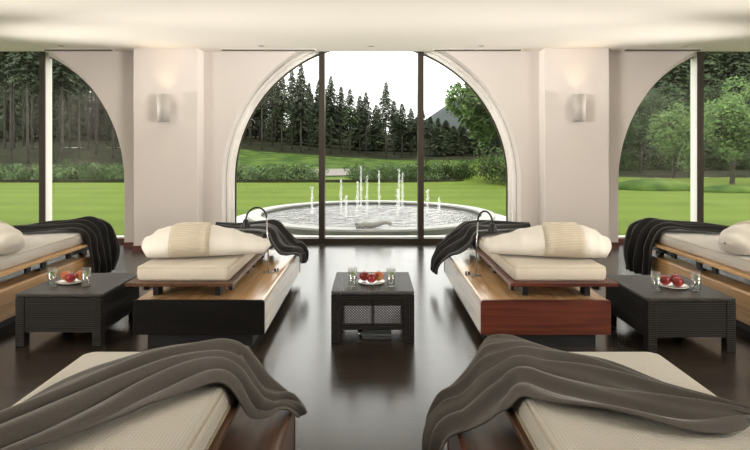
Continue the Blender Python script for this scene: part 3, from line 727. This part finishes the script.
# trees
def conifer_mesh(seed, h=12., bare=.35, rb=2.2):
    rr = random.Random(seed); bt = B()
    tube(bt, [(0,0,-.4),(rr.uniform(-.05,.05),0,h*.4),(0,rr.uniform(-.05,.05),h*.97)], [.13*h/12,.10*h/12,.012], 7)
    bf = B(); z = h*bare
    while z < h*.995:
        t = (z-h*bare)/(h*(1-bare)); R = rb*((1-t)**.85)*(.55+.45*min(1, t*5+.3))*rr.uniform(.8,1.15)+.05
        n = 7 if t < .8 else 5; a0 = rr.random()*6.28
        for k in range(n):
            a = a0+k*2*PI/n+rr.uniform(-.25,.25); L = R*rr.uniform(.7,1.2); droop = L*rr.uniform(.15,.45)
            d = Vector((math.cos(a), math.sin(a), 0)); s_ = Vector((-d.y, d.x, 0)); up = Vector((0,0,1))
            base = Vector((0,0,z+rr.uniform(-.1,.1)))
            m_ = max(3, int(L/.28))
            for q in range(m_):
                f0 = q/m_; f1 = (q+1.3)/m_
                p0 = base+d*L*f0-up*droop*f0*f0; p1 = base+d*L*min(f1,1.)-up*droop*f1*f1+up*.05
                w = (.16+.42*(1-f0)*min(1, L))*rr.uniform(.7,1.3)
                for sg in (-1, 1):
                    tip = (p0+p1)/2+s_*sg*w+d*.12-up*rr.uniform(.05,.22)
                    bf.faces.new([bf.verts.new(p0), bf.verts.new(p1), bf.verts.new(tip)])
                # hanging twig
                tw = p0.lerp(p1, rr.random()); bf.faces.new([bf.verts.new(tw), bf.verts.new(tw+d*.16), bf.verts.new(tw+d*.05-up*rr.uniform(.15,.38))])
        z += h*.021*rr.uniform(.8,1.25)*(1.15-.5*t)
    return bt, bf
def tomesh(name, bm, m, smooth=False):
    me = bpy.data.meshes.new(name); bm.to_mesh(me); bm.free(); me.materials.append(m)
    for p in me.polygons: p.use_smooth = smooth
    return me
variants = []
for k, (bare, rb, mm) in enumerate(((.50,2.1,'needle'), (.42,2.4,'needle'), (.45,1.9,'needle2'), (.08,2.5,'needle2'), (.52,1.8,'needle'))):
    bt, bf = conifer_mesh(20+k, 12, bare, rb); variants.append((tomesh('trunk', bt, M['bark'], True), tomesh('needle_crown', bf, M[mm])))
def conifer(x, y, h, var, label, group, sxy=None):
    root = empty('conifer_tree', (x, y, hgt(x, y)), label, 'tree', group)
    s = h/12.; k = sxy or s; root.scale = (k, k, s); root.rotation_euler = (0,0,random.random()*6.28)
    for nm, me in zip(('trunk','needle_crown'), variants[var]):
        o = bpy.data.objects.new(nm, me); COL.objects.link(o); o.parent = root
    return root
rt = random.Random(11)
# front row of the forest seen through the middle window: column, top row, distance
front = [(238,30,54,0),(250,45,57,1),(262,58,53,4),(272,68,58,0),(282,70,54,2),(292,70,57,0),(301,64,53,1),(309,82,58,0),(319,80,55,4),(331,76,56,1),(341,86,58,0),(350,88,55,2),(360,95,58,0),(366,92,56,4),
         (376,104,59,0),(386,82,54,1),(394,100,58,2),(402,103,55,0),(411,108,58,1),(421,106,57,0),(430,116,60,2),(438,118,57,3),(446,120,60,0),(454,126,58,3),(462,122,59,1),(470,130,61,3),(478,125,58,1),(487,118,57,3),(497,112,58,0),(507,105,56,1)]
for k, (px, ty, d, vv) in enumerate(front):
    x = (px-371.3)/553*d; top = 1.6-(ty-147)/553*d; h = top-hgt(x, d)
    conifer(x, d, h, vv, 'tall dark conifer in the front row of the forest beyond the middle window', 'front row conifers beyond the middle window', sxy=max(.62, h/12))
for k in range(8):
    px = -6+k*17; d = rt.uniform(37, 44); x = (px-371.3)/553*d
    conifer(x, d, rt.uniform(10, 13), rt.choice((4,2,0)), 'bare-trunked conifer at the near edge of the forest, left window', 'near conifers beyond the left window', sxy=.75)
for k in range(9):
    px = 628+k*16; d = rt.uniform(39, 45); x = (px-371.3)/553*d
    conifer(x, d, rt.uniform(10, 13), rt.choice((3,1,0)), 'conifer at the near edge of the forest, right window', 'near conifers beyond the right window', sxy=.9)
LF = 'tall dark conifer of the dense forest seen through the left window'
for k in range(17):
    px = -14+k*9.3; d = rt.uniform(46, 56); x = (px-371.3)/553*d
    conifer(x, d, rt.uniform(12, 15), rt.choice((0,4,4,2)), LF, 'conifers beyond the left window', sxy=.8)
for k in range(14):
    px = 622+k*11; d = rt.uniform(46, 56); x = (px-371.3)/553*d
    conifer(x, d, rt.uniform(12, 15), rt.choice((0,1,3,1)), 'tall dark conifer of the dense forest seen through the right window', 'conifers beyond the right window', sxy=1.0)
for row, (d0, step, hh) in enumerate(((64, 2.3, 0), (70, 2.5, 0), (77, 2.4, 0), (86, 2.6, 0))):
    n = int(2*.74*d0/step)
    for k in range(n):
        x = -.74*d0+k*step+rt.uniform(-.6,.6); d = d0+rt.uniform(-2,2); px = 371.3+x/d*553
        # skyline falls from left to right in the middle window
        if 210 < px < 330: ty = 80+rt.uniform(0,22)
        elif 330 <= px < 520: ty = 98+(px-330)*.20+rt.uniform(0,16)
        else: ty = 30+rt.uniform(0,35)
        h = 1.6-(ty-147)/553*d-hgt(x, d)
        conifer(x, d, h, rt.choice((0,3,3,1)) if row < 1 else 3, 'conifer deep inside the dark forest, behind the front trees', 'conifers deep in the forest', sxy=max(.8, h/12*1.05))
# broadleaf trees and shrubs
def leafy(seed, R, n, squash=1., leaf=.12):
    rr = random.Random(seed); bm = B()
    cl = [(Vector((rr.gauss(0,.42), rr.gauss(0,.42), rr.gauss(0,.38)*squash)), rr.uniform(.30,.52)) for _ in range(24)]
    for i in range(n):
        c, cr_ = rr.choice(cl); v = Vector((rr.gauss(0,1), rr.gauss(0,1), rr.gauss(0,1))).normalized()*cr_*rr.uniform(.6,1.05)
        p = (c+v)*R; a = Vector((rr.gauss(0,1), rr.gauss(0,1), rr.gauss(0,1))).normalized(); b = a.orthogonal().normalized()
        l = leaf*rr.uniform(.6,1.4)
        bm.faces.new([bm.verts.new(p-a*l), bm.verts.new(p+b*l*.5), bm.verts.new(p+a*l), bm.verts.new(p-b*l*.5)])
    return bm
def broadleaf(x, y, h, R, label, mm, seed, group=None, n=5200, leaf=.13):
    z = hgt(x, y); root = empty('broadleaf_tree', (x, y, z), label, 'tree', group)
    bt = B(); rr = random.Random(seed)
    tube(bt, [(0,0,-.2),(.06,0,h*.3),(0,.05,h*.8)], [.11,.08,.02], 8)
    for k in range(9):
        a = rr.random()*6.28; z0 = h*rr.uniform(.25,.65); L = R*rr.uniform(.6,.95)
        tube(bt, [(0,0,z0),(math.cos(a)*L*.5, math.sin(a)*L*.5, z0+L*.35),(math.cos(a)*L, math.sin(a)*L, z0+L*.55)], [.04,.025,.008], 5)
    obj('trunk', bt, M['bark'], root, smooth=True)
    b = leafy(seed, R, n, 1.25*h/(2.6*R), leaf)
    obj('leaf_crown', b, M[mm], root, loc=(0,0,h*.60))
broadleaf(7.7, 32.5, 5.9, 2.5, 'bright green leafy tree at the right side of the middle window', 'leaf', 5, n=12000, leaf=.17)
broadleaf(9.9, 37.0, 7.6, 2.8, 'leafy tree half hidden by the right arch of the middle window', 'leaf', 55, n=7000, leaf=.18)
for k, (px, d, h, R, lab) in enumerate(((640,34,5.0,1.7,'young leafy tree nearest the curved edge of the right window'), (674,29,3.9,1.35,'small bright leafy tree just left of the right window mullion'), (732,24,3.9,1.3,'small leafy tree standing on the lawn right of the right window mullion'),
                                   (768,30,5.5,1.9,'leafy tree at the far right edge of the picture'), (703,38,6.0,1.9,'leafy tree behind the right window mullion'))):
    broadleaf((px-371.3)/553*d, d, h, R, lab, 'leaf' if k in (1,2) else 'leaf_dark', 60+k, n=8000, leaf=.075)
sh = [tomesh('shrub_leaves', leafy(80+k, 1., 1500, .6, .075), M[q]) for k, q in enumerate(('shrub','terra','shrub'))]
def shrub(x, y, s, zs, v, label, group, nm='low_shrub', lift=.25):
    o = bpy.data.objects.new(nm, sh[v]); COL.objects.link(o); o.location = (x, y, hgt(x, y)+lift*zs); o.scale = (s, s*.8, zs); o.rotation_euler = (0,0,random.random()*6)
    return tag(o, label, 'shrub', group)
rs_ = random.Random(5)
for k in range(34):
    px = 236+k*7.1; x = (px-371.3)/553*26.5
    if 320 < px < 352: continue
    if px > 470: continue
    shrub(x+rs_.uniform(-.1,.1), 26.5+rs_.uniform(-.6,.6), rs_.uniform(.55,.75), rs_.uniform(.5,.75), rs_.choice((0,0,1)), 'low green shrub in the hedge bed beyond the lawn, middle window', 'hedge shrubs beyond the middle window')
for k in range(24):
    px = -8+k*6.2; x = (px-371.3)/553*26.5
    shrub(x, 26.5+rs_.uniform(-.6,.6), rs_.uniform(.55,.75), rs_.uniform(.55,.8), rs_.choice((0,1,2)), 'low shrub in the hedge bed beyond the lawn, left window', 'hedge shrubs beyond the left window')
for k in range(9):
    px = 620+k*15; x = (px-371.3)/553*38
    shrub(x, 38+rs_.uniform(-.9,.9), rs_.uniform(.9,1.3), rs_.uniform(.8,1.2), 1, 'shrub under the trees beyond the right window', 'shrubs beyond the right window')
shrub(5.5, 24.5, 1.15, 1.0, 1, 'dark rounded bush on the lawn in the lower right of the middle window', None, 'round_bush', .55)
shrub(6.0, 23.0, .9, .8, 1, 'small dark bush against the right frame of the middle window', None, 'round_bush', .5)
for k, (bx_, by_, rx_, ry_, hh_) in enumerate(((10.9, 21.5, 1.7, 1.3, .38), (13.2, 20.2, 1.5, .8, .22))):
    bm = B(); lathe(bm, [(math.cos(a*PI/16), math.sin(a*PI/16)-.1+.06*math.sin(a*3)) for a in range(0, 8)]+[(.001,.92)], 40)
    for v_ in bm.verts: v_.co = Vector((v_.co.x*rx_*(1+.15*noise.noise(v_.co*2)), v_.co.y*ry_, v_.co.z*hh_))
    struct(obj('planting_mound', bm, M['bank'], loc=(bx_, by_, 0), smooth=True))
# kerb shadow line of the hedge bed: a low dark edging
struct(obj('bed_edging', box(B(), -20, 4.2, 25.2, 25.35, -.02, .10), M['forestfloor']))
# distant hill
bm = B(); g = []
for j in range(9):
    row = []
    for i in range(61):
        x = -60+i*9.; f = j/8; y = 560+140*f
        hz = 66*math.exp(-((x-128)/85)**2)+36*math.exp(-((x-210)/80)**2)+4*noise.noise(Vector((x*.03,0,0)))
        row.append(bm.verts.new((x, y, -6+hz*math.sin(PI/2*min(1, f*1.15)))))
    g.append(row)
for a, b in zip(g, g[1:]):
    for i in range(60): bm.faces.new([a[i], a[i+1], b[i+1], b[i]])
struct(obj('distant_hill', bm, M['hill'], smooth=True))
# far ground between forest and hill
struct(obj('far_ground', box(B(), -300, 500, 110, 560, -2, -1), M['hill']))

# ------------------------------------------------------------------ light
w = bpy.data.worlds.new('overcast_sky'); S.world = w; w.use_nodes = True
bg = w.node_tree.nodes['Background']; bg.inputs['Color'].default_value = (1.0,.985,.955,1); bg.inputs['Strength'].default_value = 3.2
def area(name, loc, rot, sx, sy, e, col=(1,.95,.88)):
    l = bpy.data.lights.new(name, 'AREA'); l.shape = 'RECTANGLE'; l.size = sx; l.size_y = sy; l.energy = e; l.color = col
    o = bpy.data.objects.new(name, l); COL.objects.link(o); o.location = loc; o.rotation_euler = rot; return o
for sx in (-1, 1):   # added fill lights, out of view at the two sides of the room
    for yy, e in ((5.6, 2500), (7.4, 3300)):    # shine across under the ceiling
        l = spot('ceiling_fill', (sx*8.6, yy, 1.7), (0,0,0), e, (1,.955,.89), math.radians(30), 1., .15)
        l.rotation_euler = (Vector((-sx*3.2, yy, 3.55))-l.location).to_track_quat('-Z','Y').to_euler()
    l = spot('wall_fill', (sx*6.4, -.4, 2.2), (0,0,0), 3700, (1,.955,.90), math.radians(50), .9, 1.5)  # added spot to brighten the window wall
    l.rotation_euler = (Vector((-sx*3.0, 8.8, 4.2))-l.location).to_track_quat('-Z','Y').to_euler()
    l = area('wide_fill', (sx*6.4, .4, 1.9), (PI,0,0), 2.4, 3.0, 520, (1,.96,.90))  # added upward fill, bounced off the ceiling
for sx in (-1, 1): area('overhead_fill', (sx*6.3, .6, 3.08), (0,0,0), 2.2, 2.6, 190, (1,.965,.92))  # added overhead fill for the foreground
for cx in (-SP, 0, SP):   # daylight portals in the three windows
    l = bpy.data.lights.new('daylight_portal', 'AREA'); l.shape = 'RECTANGLE'; l.size = 4.6; l.size_y = 3.2; l.cycles.is_portal = True
    o = bpy.data.objects.new('daylight_portal', l); COL.objects.link(o); o.location = (cx, YG+.2, 1.6); o.rotation_euler = (-PI/2,0,0)

# ------------------------------------------------------------------ camera
cam = bpy.data.cameras.new('camera'); co = bpy.data.objects.new('camera', cam); COL.objects.link(co)
co.location = (0,0,1.6); co.rotation_euler = (PI/2,0,0)
cam.sensor_width = 36; cam.lens = 553/750*36; cam.shift_x = 3.7/750; cam.shift_y = -78/750; cam.clip_end = 2000; cam.clip_start = .05
S.camera = co
S.cycles.use_denoising = True
S.cycles.max_bounces = 8; S.cycles.transparent_max_bounces = 24
S.view_settings.view_transform = 'Standard'; S.view_settings.look = 'None'; S.view_settings.gamma = 1; S.view_settings.exposure = 0.0; S.view_settings.use_curve_mapping = False
